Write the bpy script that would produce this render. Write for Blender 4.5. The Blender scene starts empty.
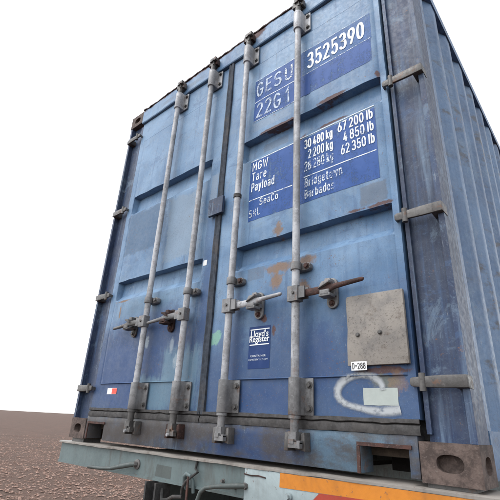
import bpy, bmesh, math, random
from mathutils import Vector, Matrix, noise
random.seed(7)
D = bpy.data
scene = bpy.context.scene
COL = scene.collection
ZB = 1.45                      # height of the container's underside above the ground

# ------------------------------------------------------------------ camera
cam = D.cameras.new('camera'); cam.sensor_width = 36; cam.lens = 411.0/500*36
cam.clip_start = 0.05; cam.clip_end = 3000
cam_o = D.objects.new('camera', cam); COL.objects.link(cam_o)
RX = Vector((0.75981828, 0.64811283, 0.05124399))
RY = Vector((-0.21574511, 0.32571248, -0.92052454))
RZ = Vector((-0.61329457, 0.68837573, 0.38730947))
mw = Matrix((RX, -RY, -RZ)).transposed().to_4x4()
mw.translation = Vector((2.7977, -1.4829, 0.1442+ZB))
cam_o.matrix_world = mw
scene.camera = cam_o

# ------------------------------------------------------------------ sky, sun, exposure
SUN_EL, SUN_AZ = math.radians(58), math.radians(208)      # azimuth clockwise from +Y: in front of the doors, to the left
w = D.worlds.new('World'); scene.world = w; w.use_nodes = True
nt = w.node_tree; nt.nodes.clear()
sky = nt.nodes.new('ShaderNodeTexSky'); sky.sky_type = 'NISHITA'; sky.sun_disc = False
sky.sun_elevation = SUN_EL; sky.sun_rotation = SUN_AZ; sky.air_density = 1.0; sky.dust_density = 1.0; sky.ozone_density = 1.0
hs = nt.nodes.new('ShaderNodeHueSaturation'); hs.inputs['Saturation'].default_value = 0.15; hs.inputs['Value'].default_value = 1.5
bg = nt.nodes.new('ShaderNodeBackground'); bg.inputs['Strength'].default_value = 0.15
wo = nt.nodes.new('ShaderNodeOutputWorld')
nt.links.new(sky.outputs[0], hs.inputs['Color']); nt.links.new(hs.outputs[0], bg.inputs[0]); nt.links.new(bg.outputs[0], wo.inputs[0])
sl = D.lights.new('sun', 'SUN'); sl.energy = 0.8; sl.angle = math.radians(30); sl.color = (1, 0.97, 0.93)
so = D.objects.new('sun', sl); COL.objects.link(so); so.location = (-5, -8, 12)
sd = Vector((math.sin(SUN_AZ)*math.cos(SUN_EL), math.cos(SUN_AZ)*math.cos(SUN_EL), math.sin(SUN_EL)))
so.rotation_euler = sd.to_track_quat('Z', 'Y').to_euler()
vs = scene.view_settings
vs.view_transform = 'Standard'; vs.look = 'None'; vs.gamma = 1; vs.use_curve_mapping = False; vs.exposure = 1.15
scene.render.resolution_x = scene.render.resolution_y = 1024

# ------------------------------------------------------------------ node helpers
class NT:
    def __init__(s, name):
        s.m = D.materials.new(name); s.m.use_nodes = True; s.t = s.m.node_tree
        s.b = s.t.nodes['Principled BSDF']; s.out = s.t.nodes['Material Output']
        tc = s.n('ShaderNodeTexCoord'); s.obj = tc.outputs['Object']
        s.pos = s.n('ShaderNodeNewGeometry').outputs['Position']
    def n(s, t, **k):
        o = s.t.nodes.new(t)
        for a, v in k.items(): setattr(o, a, v)
        return o
    def put(s, sock, v):
        if isinstance(v, bpy.types.NodeSocket): s.t.links.new(v, sock)
        elif isinstance(v, tuple) and len(v) == 3 and sock.type == 'RGBA': sock.default_value = (*v, 1)
        else: sock.default_value = v
    def math(s, op, a, b=0.0, c=0.0):
        o = s.n('ShaderNodeMath', operation=op)
        for i, v in enumerate((a, b, c)): s.put(o.inputs[i], v)
        return o.outputs[0]
    def vm(s, op, a, b=(0, 0, 0)):
        o = s.n('ShaderNodeVectorMath', operation=op); s.put(o.inputs[0], a); s.put(o.inputs[1], b)
        return o.outputs['Value'] if op in ('LENGTH', 'DOT_PRODUCT', 'DISTANCE') else o.outputs[0]
    def noise(s, v, scale, detail=5, rough=.6, stretch=None, dist=0.0):
        if stretch: v = s.vm('MULTIPLY', v, stretch)
        o = s.n('ShaderNodeTexNoise'); s.put(o.inputs['Vector'], v); o.inputs['Scale'].default_value = scale
        o.inputs['Detail'].default_value = detail; o.inputs['Roughness'].default_value = rough; o.inputs['Distortion'].default_value = dist
        return o.outputs['Fac']
    def mr(s, v, a, b, c=0.0, d=1.0, smooth=True):
        o = s.n('ShaderNodeMapRange', interpolation_type='SMOOTHSTEP' if smooth else 'LINEAR')
        s.put(o.inputs[0], v)
        for i, q in enumerate((a, b, c, d)): s.put(o.inputs[i+1], q)
        return o.outputs[0]
    def mix(s, f, a, b, mode='MIX'):
        o = s.n('ShaderNodeMix', data_type='RGBA', blend_type=mode)
        s.put(o.inputs['Factor'], f); s.put(o.inputs['A'], a) if False else None
        ia = [i for i in o.inputs if i.type == 'RGBA']; s.put(ia[0], a); s.put(ia[1], b)
        return [q for q in o.outputs if q.type == 'RGBA'][0]
    def bump(s, h, strength=.3, dist=.002, prev=None):
        o = s.n('ShaderNodeBump'); o.inputs['Strength'].default_value = strength; o.inputs['Distance'].default_value = dist
        s.put(o.inputs['Height'], h)
        if prev is not None: s.put(o.inputs['Normal'], prev)
        return o.outputs[0]
    def set(s, col=None, rough=None, metal=None, spec=None, normal=None, alpha=None):
        for k, v in (('Base Color', col), ('Roughness', rough), ('Metallic', metal), ('Specular IOR Level', spec), ('Normal', normal), ('Alpha', alpha)):
            if v is not None: s.put(s.b.inputs[k], v)
        return s.m

FADE = (0.138, 0.228, 0.345); MID = (0.060, 0.124, 0.222); DEEP = (0.018, 0.046, 0.128)
PCOL = dict(rust=(.085, .036, .018), stain=(.185, .115, .066), grey=(.075, .105, .15), pale=(.15, .20, .265), deep=DEEP, wash=(.085, .150, .205),
            teal=(.034, .078, .145), slate=(.155, .212, .275), olive=(.10, .105, .08), white=(.28, .33, .36), green=(.16, .33, .24), navy=(.032, .075, .165), dust=(.055, .047, .042))
def blue_paint(name, blobs=(), fade=FADE, mid=MID, dust=0.0, rustamt=.7, low=None, rough=.50):
    """Old sea-worn container paint: chalking, streaks, rust specks; blobs = (kind, x, z, rx, rz[, soft]) touch-ups and stains."""
    t = NT(name); P = t.obj
    big = t.noise(P, 2.1, 6, .62, dist=.6)
    col = t.mix(t.mr(big, .36, .66), fade, mid)
    streak = t.noise(P, 1.0, 5, .65, stretch=(26, 26, 1.3))
    col = t.mix(t.mr(streak, .5, .74, 0, .5), col, (.15, .22, .31))
    col = t.mix(t.mr(streak, .48, .28, 0, .6), col, (.034, .074, .155))
    chalk = t.noise(P, 4.6, 7, .8, dist=.8); rub = t.noise(P, 1.0, 7, .78, stretch=(5, 5, 11), dist=.3)
    col = t.mix(t.mr(chalk, .53, .62, 0, .42), col, (.13, .19, .255))
    col = t.mix(t.mr(rub, .56, .63, 0, .42), col, (.036, .076, .16))
    drip = t.math('MULTIPLY', t.mr(t.noise(P, 1.0, 4, .6, stretch=(48, 48, .8)), .60, .70), t.mr(t.noise(P, 2.6, 4, .6), .5, .62))
    col = t.mix(t.math('MULTIPLY', drip, .5), col, (.06, .066, .078))
    edge = t.noise(P, 9, 8, .72); fine = t.noise(P, 46, 4, .7)
    en = t.math('ADD', t.math('MULTIPLY', edge, 1.3), t.math('MULTIPLY', fine, .64))
    if low:                                                      # deep repaint on the lower part, ragged edge, with dimmer low light painted in
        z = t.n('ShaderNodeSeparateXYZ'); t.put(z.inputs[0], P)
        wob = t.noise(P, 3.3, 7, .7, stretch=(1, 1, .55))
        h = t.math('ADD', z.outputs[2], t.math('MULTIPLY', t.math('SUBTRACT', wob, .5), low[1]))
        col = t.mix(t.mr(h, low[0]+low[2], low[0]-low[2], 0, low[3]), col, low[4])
    brush = t.noise(P, 1.0, 5, .7, stretch=(34, 34, 3.2))
    wn = t.n('ShaderNodeTexNoise'); t.put(wn.inputs['Vector'], P); wn.inputs['Scale'].default_value = 17; wn.inputs['Detail'].default_value = 6; wn.inputs['Roughness'].default_value = .75
    wrp = t.vm('SUBTRACT', wn.outputs['Color'], (.5, .5, .5))
    rmask = 0.0
    for bl in blobs:
        k, x, z, rx, rz = bl[:5]; soft = bl[5] if len(bl) > 5 else .25; op = bl[6] if len(bl) > 6 else .85
        d = t.vm('MULTIPLY', t.vm('SUBTRACT', P, (x, 0, z)), (1/rx, 0, 1/rz))
        if k in ('grey', 'pale', 'wash', 'navy', 'teal', 'slate'):
            ab = t.n('ShaderNodeSeparateXYZ'); t.put(ab.inputs[0], t.vm('ABSOLUTE', d)); L = t.math('MAXIMUM', ab.outputs[0], ab.outputs[2])
            L = t.math('ADD', L, t.math('MULTIPLY', t.math('SUBTRACT', en, .97), .55))
            if k == 'wash': L = t.math('ADD', L, t.math('MULTIPLY', t.math('SUBTRACT', brush, .5), 1.5))
        else:
            if k in ('rust', 'stain', 'white'): d = t.vm('ADD', d, t.vm('MULTIPLY', wrp, (1.1, 0, 1.1)))
            L = t.math('ADD', t.vm('LENGTH', d), t.math('MULTIPLY', t.math('SUBTRACT', en, .97), 2.3))
        mk = t.mr(L, 1+soft, 1-soft, 0, op)
        col = t.mix(mk, col, PCOL[k])
        if k in ('rust', 'stain'): rmask = t.math('MAXIMUM', rmask, mk)
    # scratches showing primer, small rust pits, grime film
    scr = t.noise(P, 1.0, 3, .5, stretch=(14, 14, 60)); scr2 = t.noise(P, 1, 2, .5, stretch=(70, 70, 9))
    s = t.math('MULTIPLY', t.mr(t.math('MAXIMUM', scr, scr2), .70, .735), t.mr(edge, .5, .6))
    col = t.mix(t.math('MULTIPLY', s, .5), col, (.24, .27, .30))
    pit = t.noise(P, 95, 3, .6); area = t.noise(P, 4.2, 4, .6)
    pm = t.math('MULTIPLY', t.mr(pit, .63, .69), t.mr(area, .46, .60))
    col = t.mix(t.math('MULTIPLY', pm, rustamt), col, (.10, .05, .03))
    rr = t.math('MULTIPLY', t.mr(edge, .63, .68), t.mr(area, .53, .62))
    col = t.mix(t.math('MULTIPLY', rr, rustamt), col, (.16, .085, .05))
    if dust:
        dn = t.noise(P, 5, 7, .7, stretch=(1, 1, 2.2))
        col = t.mix(t.mr(dn, .62-.3*dust, .70-.12*dust, 0, .82), col, (.050, .043, .038))
    col = t.mix(t.mr(t.noise(P, 13, 6, .7), .3, .75, .0, .2), col, (.12, .135, .155))
    spk = t.noise(P, 210, 2, .6)
    col = t.mix(t.mr(spk, .56, .70, 0, .38), col, (.04, .055, .085)); col = t.mix(t.mr(spk, .42, .28, 0, .16), col, (.19, .25, .32))
    rg = t.math('ADD', t.mr(fine, .3, .7, rough-.06, rough+.10), t.math('MULTIPLY', rmask, .35) if blobs else 0.0)
    nb = t.bump(t.noise(P, 6, 3, .5), .25, .012)
    nb = t.bump(fine, .2, .0004, nb)
    return t.set(col, rg, 0.0, .24, nb)

def galv(name, base=(.315, .32, .335), dark=(.085, .08, .075), rust=.35):
    t = NT(name); P = t.pos
    n1 = t.noise(P, 4.5, 8, .75); n2 = t.noise(P, 60, 4, .7); st = t.noise(P, 1, 5, .7, stretch=(50, 50, 2.5))
    n3 = t.noise(P, 28, 8, .8)
    col = t.mix(t.mr(n1, .42, .60, 0, .9), base, tuple(c*.5 for c in base))
    col = t.mix(t.mr(st, .52, .70, 0, .55), col, dark)
    col = t.mix(t.mr(n3, .55, .66, 0, .65), col, dark)
    col = t.mix(t.mr(n3, .44, .34, 0, .5), col, tuple(min(1, c*1.45) for c in base))
    col = t.mix(t.mr(n2, .60, .70, 0, .6), col, dark)
    rm = t.math('MULTIPLY', t.mr(t.noise(P, 17, 7, .75), .56, .64), rust)
    col = t.mix(rm, col, (.11, .058, .036))
    return t.set(col, t.mr(n2, .3, .7, .42, .68), 0.15, .4, t.bump(n2, .3, .0012))
def rusty(name, a=(.066, .032, .026), b=(.032, .020, .018), c=(.13, .095, .085)):
    t = NT(name); P = t.pos
    n1 = t.noise(P, 22, 7, .75); n2 = t.noise(P, 110, 4, .7)
    col = t.mix(t.mr(n1, .38, .6), a, b); col = t.mix(t.mr(n2, .57, .7, 0, .6), col, c)
    return t.set(col, .82, 0, .25, t.bump(n2, .6, .002))
def teal_paint(name, base, dirt=(.10, .095, .085), amount=.5):
    t = NT(name); P = t.pos
    n1 = t.noise(P, 5, 7, .7, dist=.5); st = t.noise(P, 1, 5, .65, stretch=(16, 16, 3)); n2 = t.noise(P, 55, 5, .7)
    col = t.mix(t.mr(n1, .4, .7, 0, .7), base, tuple(c*.62 for c in base))
    col = t.mix(t.mr(st, .5, .72, 0, amount), col, dirt)
    col = t.mix(t.mr(n2, .62, .69, 0, .8), col, (.10, .06, .045))
    return t.set(col, t.mr(n2, .3, .7, .45, .7), 0, .4, t.bump(n2, .35, .0015))
def plain_dark(name, c, rough=.85, lump=40):
    t = NT(name); n1 = t.noise(t.pos, lump, 6, .7); n2 = t.noise(t.pos, 6, 5, .7)
    col = t.mix(t.mr(n1, .35, .7), c, tuple(q*2.0 for q in c)); col = t.mix(t.mr(n2, .48, .7, 0, .7), col, (.078, .070, .064))
    return t.set(col, rough, 0, .3, t.bump(n1, .6, .002))
def decal(name, base, wear=.5, worn_scale=7, soft=.06, streaks=.5, fine_amt=.35):
    """Printed vinyl, rubbed away where the noise runs high."""
    t = NT(name); P = t.pos
    a = t.noise(P, worn_scale, 8, .72); s = t.noise(P, 1, 5, .65, stretch=(40, 40, 3)); f = t.noise(P, 120, 3, .6)
    v = t.math('ADD', t.math('MULTIPLY', a, 1-streaks*.5), t.math('MULTIPLY', s, streaks*.5))
    v = t.math('ADD', v, t.math('MULTIPLY', t.math('SUBTRACT', f, .5), fine_amt))
    th = .72-.22*wear
    al = t.mr(v, th+soft, th-soft)
    col = t.mix(t.mr(t.noise(P, 15, 6, .7), .35, .75, 0, .35), base, tuple(min(1, c*1.35+.03) for c in base))
    return t.set(col, .55, 0, .2, None, al)

B_DOOR = [('rust',1.99,1.714,.075,.013),('rust',1.95,1.594,.075,.010),('rust',2.235,1.72,.012,.02),('rust',1.79,1.57,.022,.046),
 ('grey',1.59,1.635,.085,.028,.06,.55),('pale',1.58,1.775,.13,.03,.12,.55),('grey',2.17,1.08,.06,.048,.08,.9),('rust',2.20,1.02,.045,.009),('rust',2.08,1.02,.04,.008),('rust',1.60,1.708,.12,.009),
 ('stain',1.66,1.05,.028,.036,.3),('stain',1.67,.84,.086,.021,.4),('stain',1.66,.78,.03,.04,.4),('grey',1.53,.835,.055,.032,.12,.6),('stain',1.82,.84,.043,.026,.4),('stain',1.815,.72,.03,.03,.4),
 ('rust',1.59,.60,.015,.018),('rust',1.65,.54,.010,.022),('deep',1.88,.40,.075,.13,.55,.8),('deep',1.42,.46,.045,.24,.6,.7),('deep',1.59,.25,.20,.07,.4,.75),
 ('rust',2.15,.345,.10,.012),('olive',2.17,.305,.045,.022,.4),('stain',2.21,.30,.03,.04,.3,.5),  # rust strip below the repair plate, the plate's shadow painted in with it
 ('teal',.475,1.375,.228,.165,.05,.85),('slate',.90,1.29,.165,.225,.05,.75),('teal',.98,.93,.10,.05,.1,.5),('deep',.52,.40,.30,.20,.35,.85),('wash',1.02,.34,.15,.15,.3,.8),('wash',.80,.27,.13,.085,.3,.85),('wash',.62,.80,.30,.06,.5,.5),('deep',1.17,.83,.05,.20,.5,.75),('deep',.80,.66,.20,.11,.5,.6),
 ('stain',.36,.86,.062,.006,.4),('stain',.34,.79,.010,.043,.4),('white',.69,.56,.018,.036,.4,.7),('white',.93,.52,.018,.05,.4,.5),('white',.98,.44,.02,.03,.4,.5),('pale',1.155,1.46,.028,.10,.1,.8),('navy',1.16,1.12,.04,.17,.2,.6),('green',1.275,.535,.035,.035,.2,.8)]
M = {}
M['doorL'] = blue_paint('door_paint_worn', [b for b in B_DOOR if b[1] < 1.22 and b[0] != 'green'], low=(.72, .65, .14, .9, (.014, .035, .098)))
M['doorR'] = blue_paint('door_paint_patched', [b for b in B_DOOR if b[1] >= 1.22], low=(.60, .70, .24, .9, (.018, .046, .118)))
M['header'] = blue_paint('header_paint', [('rust', .35, 2.585, .30, .022), ('rust', 1.0, 2.585, .5, .020), ('rust', 1.45, 2.55, .06, .035), ('rust', 2.0, 2.585, .4, .022), ('grey', .7, 2.50, .25, .02, .2, .5)], rustamt=.9)
M['post'] = blue_paint('post_paint', fade=(.017, .030, .072), mid=(.012, .020, .045), rustamt=.9)
M['sill'] = blue_paint('sill_paint', [('deep', 1.55, .06, .33, .08, .3, .7), ('wash', 2.0, .07, .17, .1, .12, .65), ('dust', .9, .1, .45, .06, .5, .8), ('dust', .3, .06, .4, .1, .5, .8)], fade=(.036, .052, .082), mid=(.030, .036, .050), dust=.75, rustamt=.6)
M['side'] = blue_paint('side_paint', fade=(.08, .145, .25), mid=(.04, .085, .17), rustamt=1.0, dust=.25)
M['galv'] = galv('bar_steel'); M['galvd'] = galv('bracket_steel', (.155, .155, .158), (.055, .05, .047), .6)
M['grime'] = galv('grimy_steel', (.09, .086, .083), (.03, .027, .025), .8)
M['rust'] = rusty('rust_brown'); M['rustd'] = rusty('rust_dark', (.045, .022, .018), (.02, .013, .012), (.09, .06, .052))
M['casting'] = rusty('casting_brown', (.10, .074, .064), (.046, .034, .03), (.15, .125, .11))
M['gasket'] = plain_dark('gasket_rubber', (.030, .029, .029)); M['gasketc'] = plain_dark('gasket_center', (.022, .027, .036))
M['hole'] = plain_dark('hole_dark', (.008, .007, .007))
M['floor'] = plain_dark('floor_wood', (.03, .022, .016)); M['rubber'] = plain_dark('rubber_black', (.018, .018, .018))
M['lip'] = teal_paint('lip_paint', (.19, .175, .158), (.07, .055, .043), .65)
M['teal'] = teal_paint('trailer_paint', (.088, .118, .120), (.05, .046, .04), .65); M['palet'] = teal_paint('trailer_plate_paint', (.23, .28, .29), (.10, .10, .095), .45)
M['tealpatch'] = teal_paint('trailer_touch_up', (.055, .068, .066), (.035, .035, .032), .5)
M['yel'] = teal_paint('tape_amber', (.44, .15, .008), (.16, .07, .02), .6); M['red'] = teal_paint('tape_red', (.27, .030, .014), (.15, .026, .014), .3)
M['frame'] = plain_dark('frame_steel', (.022, .022, .022))
M['plate'] = None
M['ink'] = decal('lettering_white', (.52, .56, .60), .58, 26, .10, .3, .5); M['inkw'] = decal('lettering_rubbed', (.52, .57, .62), .98, 30, .10, .3, .6)
M['inkm'] = decal('lettering_faded', (.36, .42, .51), .74, 24, .12, .3, .5)
M['inks'] = decal('lettering_fresh', (.60, .625, .64), .22, 28, .06, .3, .4)
M['vinyl'] = decal('panel_vinyl', (.013, .054, .195), .56, 9, .13, .7, .4); M['vinylp'] = decal('panel_vinyl_pale', (.036, .096, .25), .74, 6, .2, .6, .35)
M['vinyls'] = decal('panel_vinyl_strong', (.008, .042, .17), .12, 9, .1, .3, .2)
M['stick'] = decal('sticker_blue', (.003, .022, .095), .12, 18, .05, .2, .3)
M['white'] = decal('sticker_white', (.55, .56, .56), -.3, 14, .05, .2, .2); M['inkd'] = plain_dark('ink_black', (.015, .015, .015))
M['offw'] = decal('card_white', (.27, .30, .285), -.1, 12, .08, .2, .2)
M['redst'] = decal('sticker_red', (.60, .07, .05), .1, 20, .05, .2, .2)
t = NT('patch_plate'); n1 = t.noise(t.pos, 9, 7, .7); n2 = t.noise(t.pos, 130, 5, .75); n3 = t.noise(t.pos, 16, 8, .78)
c = t.mix(t.mr(n1, .4, .66), (.205, .188, .168), (.135, .127, .12)); c = t.mix(t.mr(n2, .54, .66, 0, .7), c, (.06, .05, .043)); c = t.mix(t.mr(n3, .54, .66, 0, .6), c, (.085, .066, .053))
M['plate'] = t.set(c, .75, 0, .3, t.bump(n2, .6, .0015))
t = NT('spray_paint'); at = t.n('ShaderNodeAttribute'); at.attribute_name = 'edge'
al = t.math('MULTIPLY', t.mr(t.math('ADD', at.outputs['Fac'], t.math('MULTIPLY', t.math('SUBTRACT', t.noise(t.pos, 120, 3, .6), .5), .25)), .98, .15, 0, .95), t.mr(t.noise(t.pos, 22, 5, .7), .68, .50, .35, 1))
M['spray'] = t.set((.30, .32, .335), .6, 0, .4, None, al)
t = NT('ground_soil'); n1 = t.noise(t.pos, .7, 8, .7); n2 = t.noise(t.pos, 14, 6, .75)
c = t.mix(t.mr(n1, .35, .65), (.082, .048, .036), (.058, .037, .028)); c = t.mix(t.mr(n2, .45, .7, 0, .8), c, (.14, .095, .074))
M['soil'] = t.set(c, .95, 0, .2, t.bump(n2, 1, .03))
t = NT('litter'); oi = t.noise(t.pos, 31, 3, .6); c = t.mix(t.mr(oi, .38, .6), (.10, .055, .04), (.27, .185, .15)); M['litter'] = t.set(c, .9, 0, .2)

# ------------------------------------------------------------------ mesh helpers
def mesh_obj(name, bm, mat, parent=None, loc=(0, 0, 0), ang=35, bevel=0.0, seg=2):
    if bevel:
        es = [e for e in bm.edges if len(e.link_faces) == 2 and e.calc_face_angle(0) > .5]
        bmesh.ops.bevel(bm, geom=es, offset=bevel, segments=seg, affect='EDGES', profile=.5, clamp_overlap=True)
    me = D.meshes.new(name); bm.normal_update(); bm.to_mesh(me); bm.free()
    me.polygons.foreach_set('use_smooth', [True]*len(me.polygons)); me.set_sharp_from_angle(angle=math.radians(ang))
    me.materials.append(M[mat] if isinstance(mat, str) else mat)
    o = D.objects.new(name, me); COL.objects.link(o); o.parent = parent; o.location = loc
    return o
def box(bm, x0, x1, y0, y1, z0, z1, rot=None, piv=None):
    v = [bm.verts.new((x, y, z)) for x in (x0, x1) for y in (y0, y1) for z in (z0, z1)]
    for f in ((0, 1, 3, 2), (4, 6, 7, 5), (0, 4, 5, 1), (2, 3, 7, 6), (0, 2, 6, 4), (1, 5, 7, 3)): bm.faces.new([v[i] for i in f])
    if rot is not None:
        p = Vector(piv)
        for q in v: q.co = p + rot @ (q.co-p)
    return v
def tube(bm, pts, rad, n=16, cap=True):
    pts = [Vector(p) for p in pts]; rings = []
    if not isinstance(rad, (list, tuple)): rad = [rad]*len(pts)
    for i, p in enumerate(pts):
        d = (pts[min(i+1, len(pts)-1)]-pts[max(i-1, 0)]).normalized()
        u = d.orthogonal() if i == 0 else (u - d*u.dot(d)); u = u.normalized(); v = d.cross(u)
        rings.append([bm.verts.new(p+(u*math.cos(2*math.pi*k/n)+v*math.sin(2*math.pi*k/n))*rad[i]) for k in range(n)])
    for a, b in zip(rings, rings[1:]):
        for k in range(n): bm.faces.new((a[k], a[(k+1) % n], b[(k+1) % n], b[k]))
    if cap: bm.faces.new(rings[0][::-1]); bm.faces.new(rings[-1])
def prism(bm, outline, y0, y1):
    """outline of (x, z) points extruded from y0 (front) to y1"""
    a = [bm.verts.new((x, y0, z)) for x, z in outline]; b = [bm.verts.new((x, y1, z)) for x, z in outline]; n = len(outline)
    bm.faces.new(a); bm.faces.new(b[::-1])
    for k in range(n): bm.faces.new((a[k], b[k], b[(k+1) % n], a[(k+1) % n]))
    bmesh.ops.recalc_face_normals(bm, faces=bm.faces[:])
def empty(name, loc, label, cat):
    o = D.objects.new(name, None); COL.objects.link(o); o.location = loc; o['label'] = label; o['category'] = cat; return o
def grid_sheet(bm, xs, zs, yf):
    g = [[bm.verts.new((x, yf(x, z), z)) for z in zs] for x in xs]
    for i in range(len(xs)-1):
        for j in range(len(zs)-1): bm.faces.new((g[i][j], g[i+1][j], g[i+1][j+1], g[i][j+1]))
    return g
def axis(a, b, step, extra):
    n = max(1, round((b-a)/step)); vals = [a+(b-a)*i/n for i in range(n+1)]
    ex = [e for e in extra if a < e < b]
    vals = [v for v in vals if all(abs(v-e) > step*.3 for e in ex) or v in (a, b)]
    return sorted(set(vals+ex))
def lerp_prof(z, pts):
    for (z0, d0), (z1, d1) in zip(pts, pts[1:]):
        if z0 <= z <= z1: return d0+(d1-d0)*(z-z0)/(z1-z0) if z1 > z0 else d0
    return 0.0

# ================================================================== setting
bm = bmesh.new(); S = 900
gx = axis(-30, 8, .5, []); gy = axis(-6, 18, .5, [])
gx = [-S, -200, -80]+gx+[40, 200, S]; gy = [-S, -200, -60]+gy+[60, 200, S]
g = [[bm.verts.new((x, y, .05*noise.noise((x*.6, y*.6, 0))-.03)) for y in gy] for x in gx]
for i in range(len(gx)-1):
    for j in range(len(gy)-1): bm.faces.new((g[i][j], g[i+1][j], g[i+1][j+1], g[i][j+1]))
o = mesh_obj('ground', bm, 'soil'); o['kind'] = 'structure'
bm = bmesh.new()
for i in range(70000):                                   # stones and dry leaf scraps lying on the soil
    f = random.random()**1.6; x = 1.5-34*f*random.random(); y = random.uniform(-3, 3+24*f); s = (.010+.035*random.random()**2.5)*(1+f)
    z = .05*noise.noise((x*.6, y*.6, 0))-.03+s*.15
    a = random.random()*6.28; c, q = math.cos(a)*s, math.sin(a)*s; k = random.uniform(.4, .9); h = s*random.uniform(.15, .6)
    v = [bm.verts.new((x+c, y+q, z)), bm.verts.new((x-q*k, y+c*k, z+h*.3)), bm.verts.new((x-c, y-q, z)), bm.verts.new((x+q*k, y-c*k, z+h*.2)), bm.verts.new((x, y, z+h))]
    for e in range(4): bm.faces.new((v[e], v[(e+1) % 4], v[4]))
o = mesh_obj('ground_litter', bm, 'litter'); o['kind'] = 'stuff'; o['label'] = 'stones and dry leaf scraps strewn over the reddish soil'; o['category'] = 'litter'

# ================================================================== container
W, H, LEN = 2.438, 2.591, 6.058
CT = empty('shipping_container', (0, 0, ZB), 'weathered blue steel shipping container with four grey locking bars on its doors', 'container')
G1 = [(1.545, 0), (1.592, .040), (1.7005, .048), (1.703, 0)]
G2 = [(.868, 0), (.915, .040), (1.0095, .048), (1.012, 0)]
SURF = []
def make_door(xa, xb, pa, pb, ztop, mat, seed, swap):
    z0, z1 = .182, 2.438; ex = [pa-.004, pa, pa+.012, pb-.012, pb, pb+.004]
    zl = .327
    ez = [p[0] for p in G1+G2]+[zl-.004, zl, zl+.004, ztop-.004, ztop, ztop+.004]
    xs = axis(xa, xb, .022, ex); zs = axis(z0, z1, .022, ez)
    rd = random.Random(int(seed*10)); dents = [(rd.uniform(xa, xb), rd.uniform(.25, 2.3), rd.uniform(.025, .09), rd.choice((1, 1, -1))*rd.uniform(.002, .0055)) for _ in range(26)]
    def yf(x, z):
        d = 0.0
        if pa < x < pb:
            u = min(1, (x-pa)/.012, (pb-x)/.012)
            d = u*max(lerp_prof(z, G1), lerp_prof(z, G2))
        q = 0.0
        if zl-.004 < z < ztop+.004 and pa-.004 < x < pb+.004 and d == 0: q = -.004      # pressed panel stands proud
        if (abs(z-zl) < .001 or abs(z-ztop) < .001) and pa <= x <= pb: q = (-.0085 if abs(z-zl) < .001 else .003)     # weld bead below, seam above
        if (abs(x-pa) < .001 or abs(x-pb) < .001) and zl <= z <= ztop and d == 0: q = .002
        q += .0045*noise.noise((x*2.6+seed, 0, z*2.2))+.0022*noise.noise((x*8+seed, 3, z*7))
        for dx, dz, r, dp in dents:
            e2 = ((x-dx)**2+(z-dz)**2)/(r*r)
            if e2 < 6: q += dp*math.exp(-e2)
        # lips of the pressings are knocked about
        for e in (1.703, 1.012):
            if abs(z-e) < .03: q += .004*noise.noise((x*11, seed, e))
        return d+q
    SURF.append(yf); bm = bmesh.new(); g = grid_sheet(bm, xs, zs, yf)
    n, m = len(xs), len(zs)
    ring = [g[i][0] for i in range(n)]+[g[n-1][j] for j in range(1, m)]+[g[i][m-1] for i in range(n-2, -1, -1)]+[g[0][j] for j in range(m-2, 0, -1)]
    back = [bm.verts.new((v.co.x, .05, v.co.z)) for v in ring]
    for k in range(len(ring)): q = (k+1) % len(ring); bm.faces.new((ring[k], back[k], back[q], ring[q]))
    return mesh_obj('door', bm, mat, CT, ang=32)
DL = make_door(.188, 1.200, .246, 1.110, 2.240, 'doorL', 1.3, 0); DL['label'] = 'left door leaf with ragged deep blue lower coat and painted-in shade'
DR = make_door(1.240, 2.272, 1.376, 2.243, 2.285, 'doorR', 8.1, 1); DR['label'] = 'right door leaf carrying the white lettering'

# backing behind the door gaps, floor, roof, side and front walls
bm = bmesh.new(); box(bm, .14, 2.30, .062, .075, .12, 2.46); mesh_obj('door_seal', bm, 'gasket', CT)
bm = bmesh.new(); box(bm, .10, W-.10, .08, LEN-.1, .06, .13); mesh_obj('floor', bm, 'floor', CT)
def corr(n0, n1):
    """corrugation stations along the length"""
    out = []; y = n0
    while y < n1-.28:
        out += [(y, 0), (y+.072, 0), (y+.140, .036), (y+.210, .036)]; y += .278
    return out+[(n1, 0)]
for sx, nm in ((1, 'R'), (-1, 'L')):
    bm = bmesh.new(); st = corr(.16, LEN-.16); xb = W-.012 if sx > 0 else .012
    rows = [[bm.verts.new((xb-sx*d, y, z)) for y, d in st] for z in (.155, 2.52)]
    for k in range(len(st)-1):
        q = (rows[0][k], rows[0][k+1], rows[1][k+1], rows[1][k]); bm.faces.new(q if sx > 0 else q[::-1])
    mesh_obj('side_wall', bm, 'side', CT)
    for z0, z1, nn in ((0.012, .160, 'bottom_rail'), (2.515, 2.580, 'top_rail')):
        bm = bmesh.new(); box(bm, *( (W-.07, W-.004) if sx > 0 else (.004, .07)), .17, LEN-.17, z0, z1); mesh_obj(nn, bm, 'side', CT, bevel=.006)
bm = bmesh.new(); st = corr(.12, LEN-.12)
rows = [[bm.verts.new((x, y, 2.578-d*.6)) for y, d in st] for x in (.06, W-.06)]
for k in range(len(st)-1): bm.faces.new((rows[0][k], rows[1][k], rows[1][k+1], rows[0][k+1]))
mesh_obj('roof', bm, 'side', CT)
bm = bmesh.new(); st = corr(.13, W-.13)
rows = [[bm.verts.new((x, LEN-.03-d, z)) for x, d in st] for z in (.02, 2.57)]
for k in range(len(st)-1): bm.faces.new((rows[0][k+1], rows[0][k], rows[1][k], rows[1][k+1]))
mesh_obj('front_wall', bm, 'side', CT)

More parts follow.
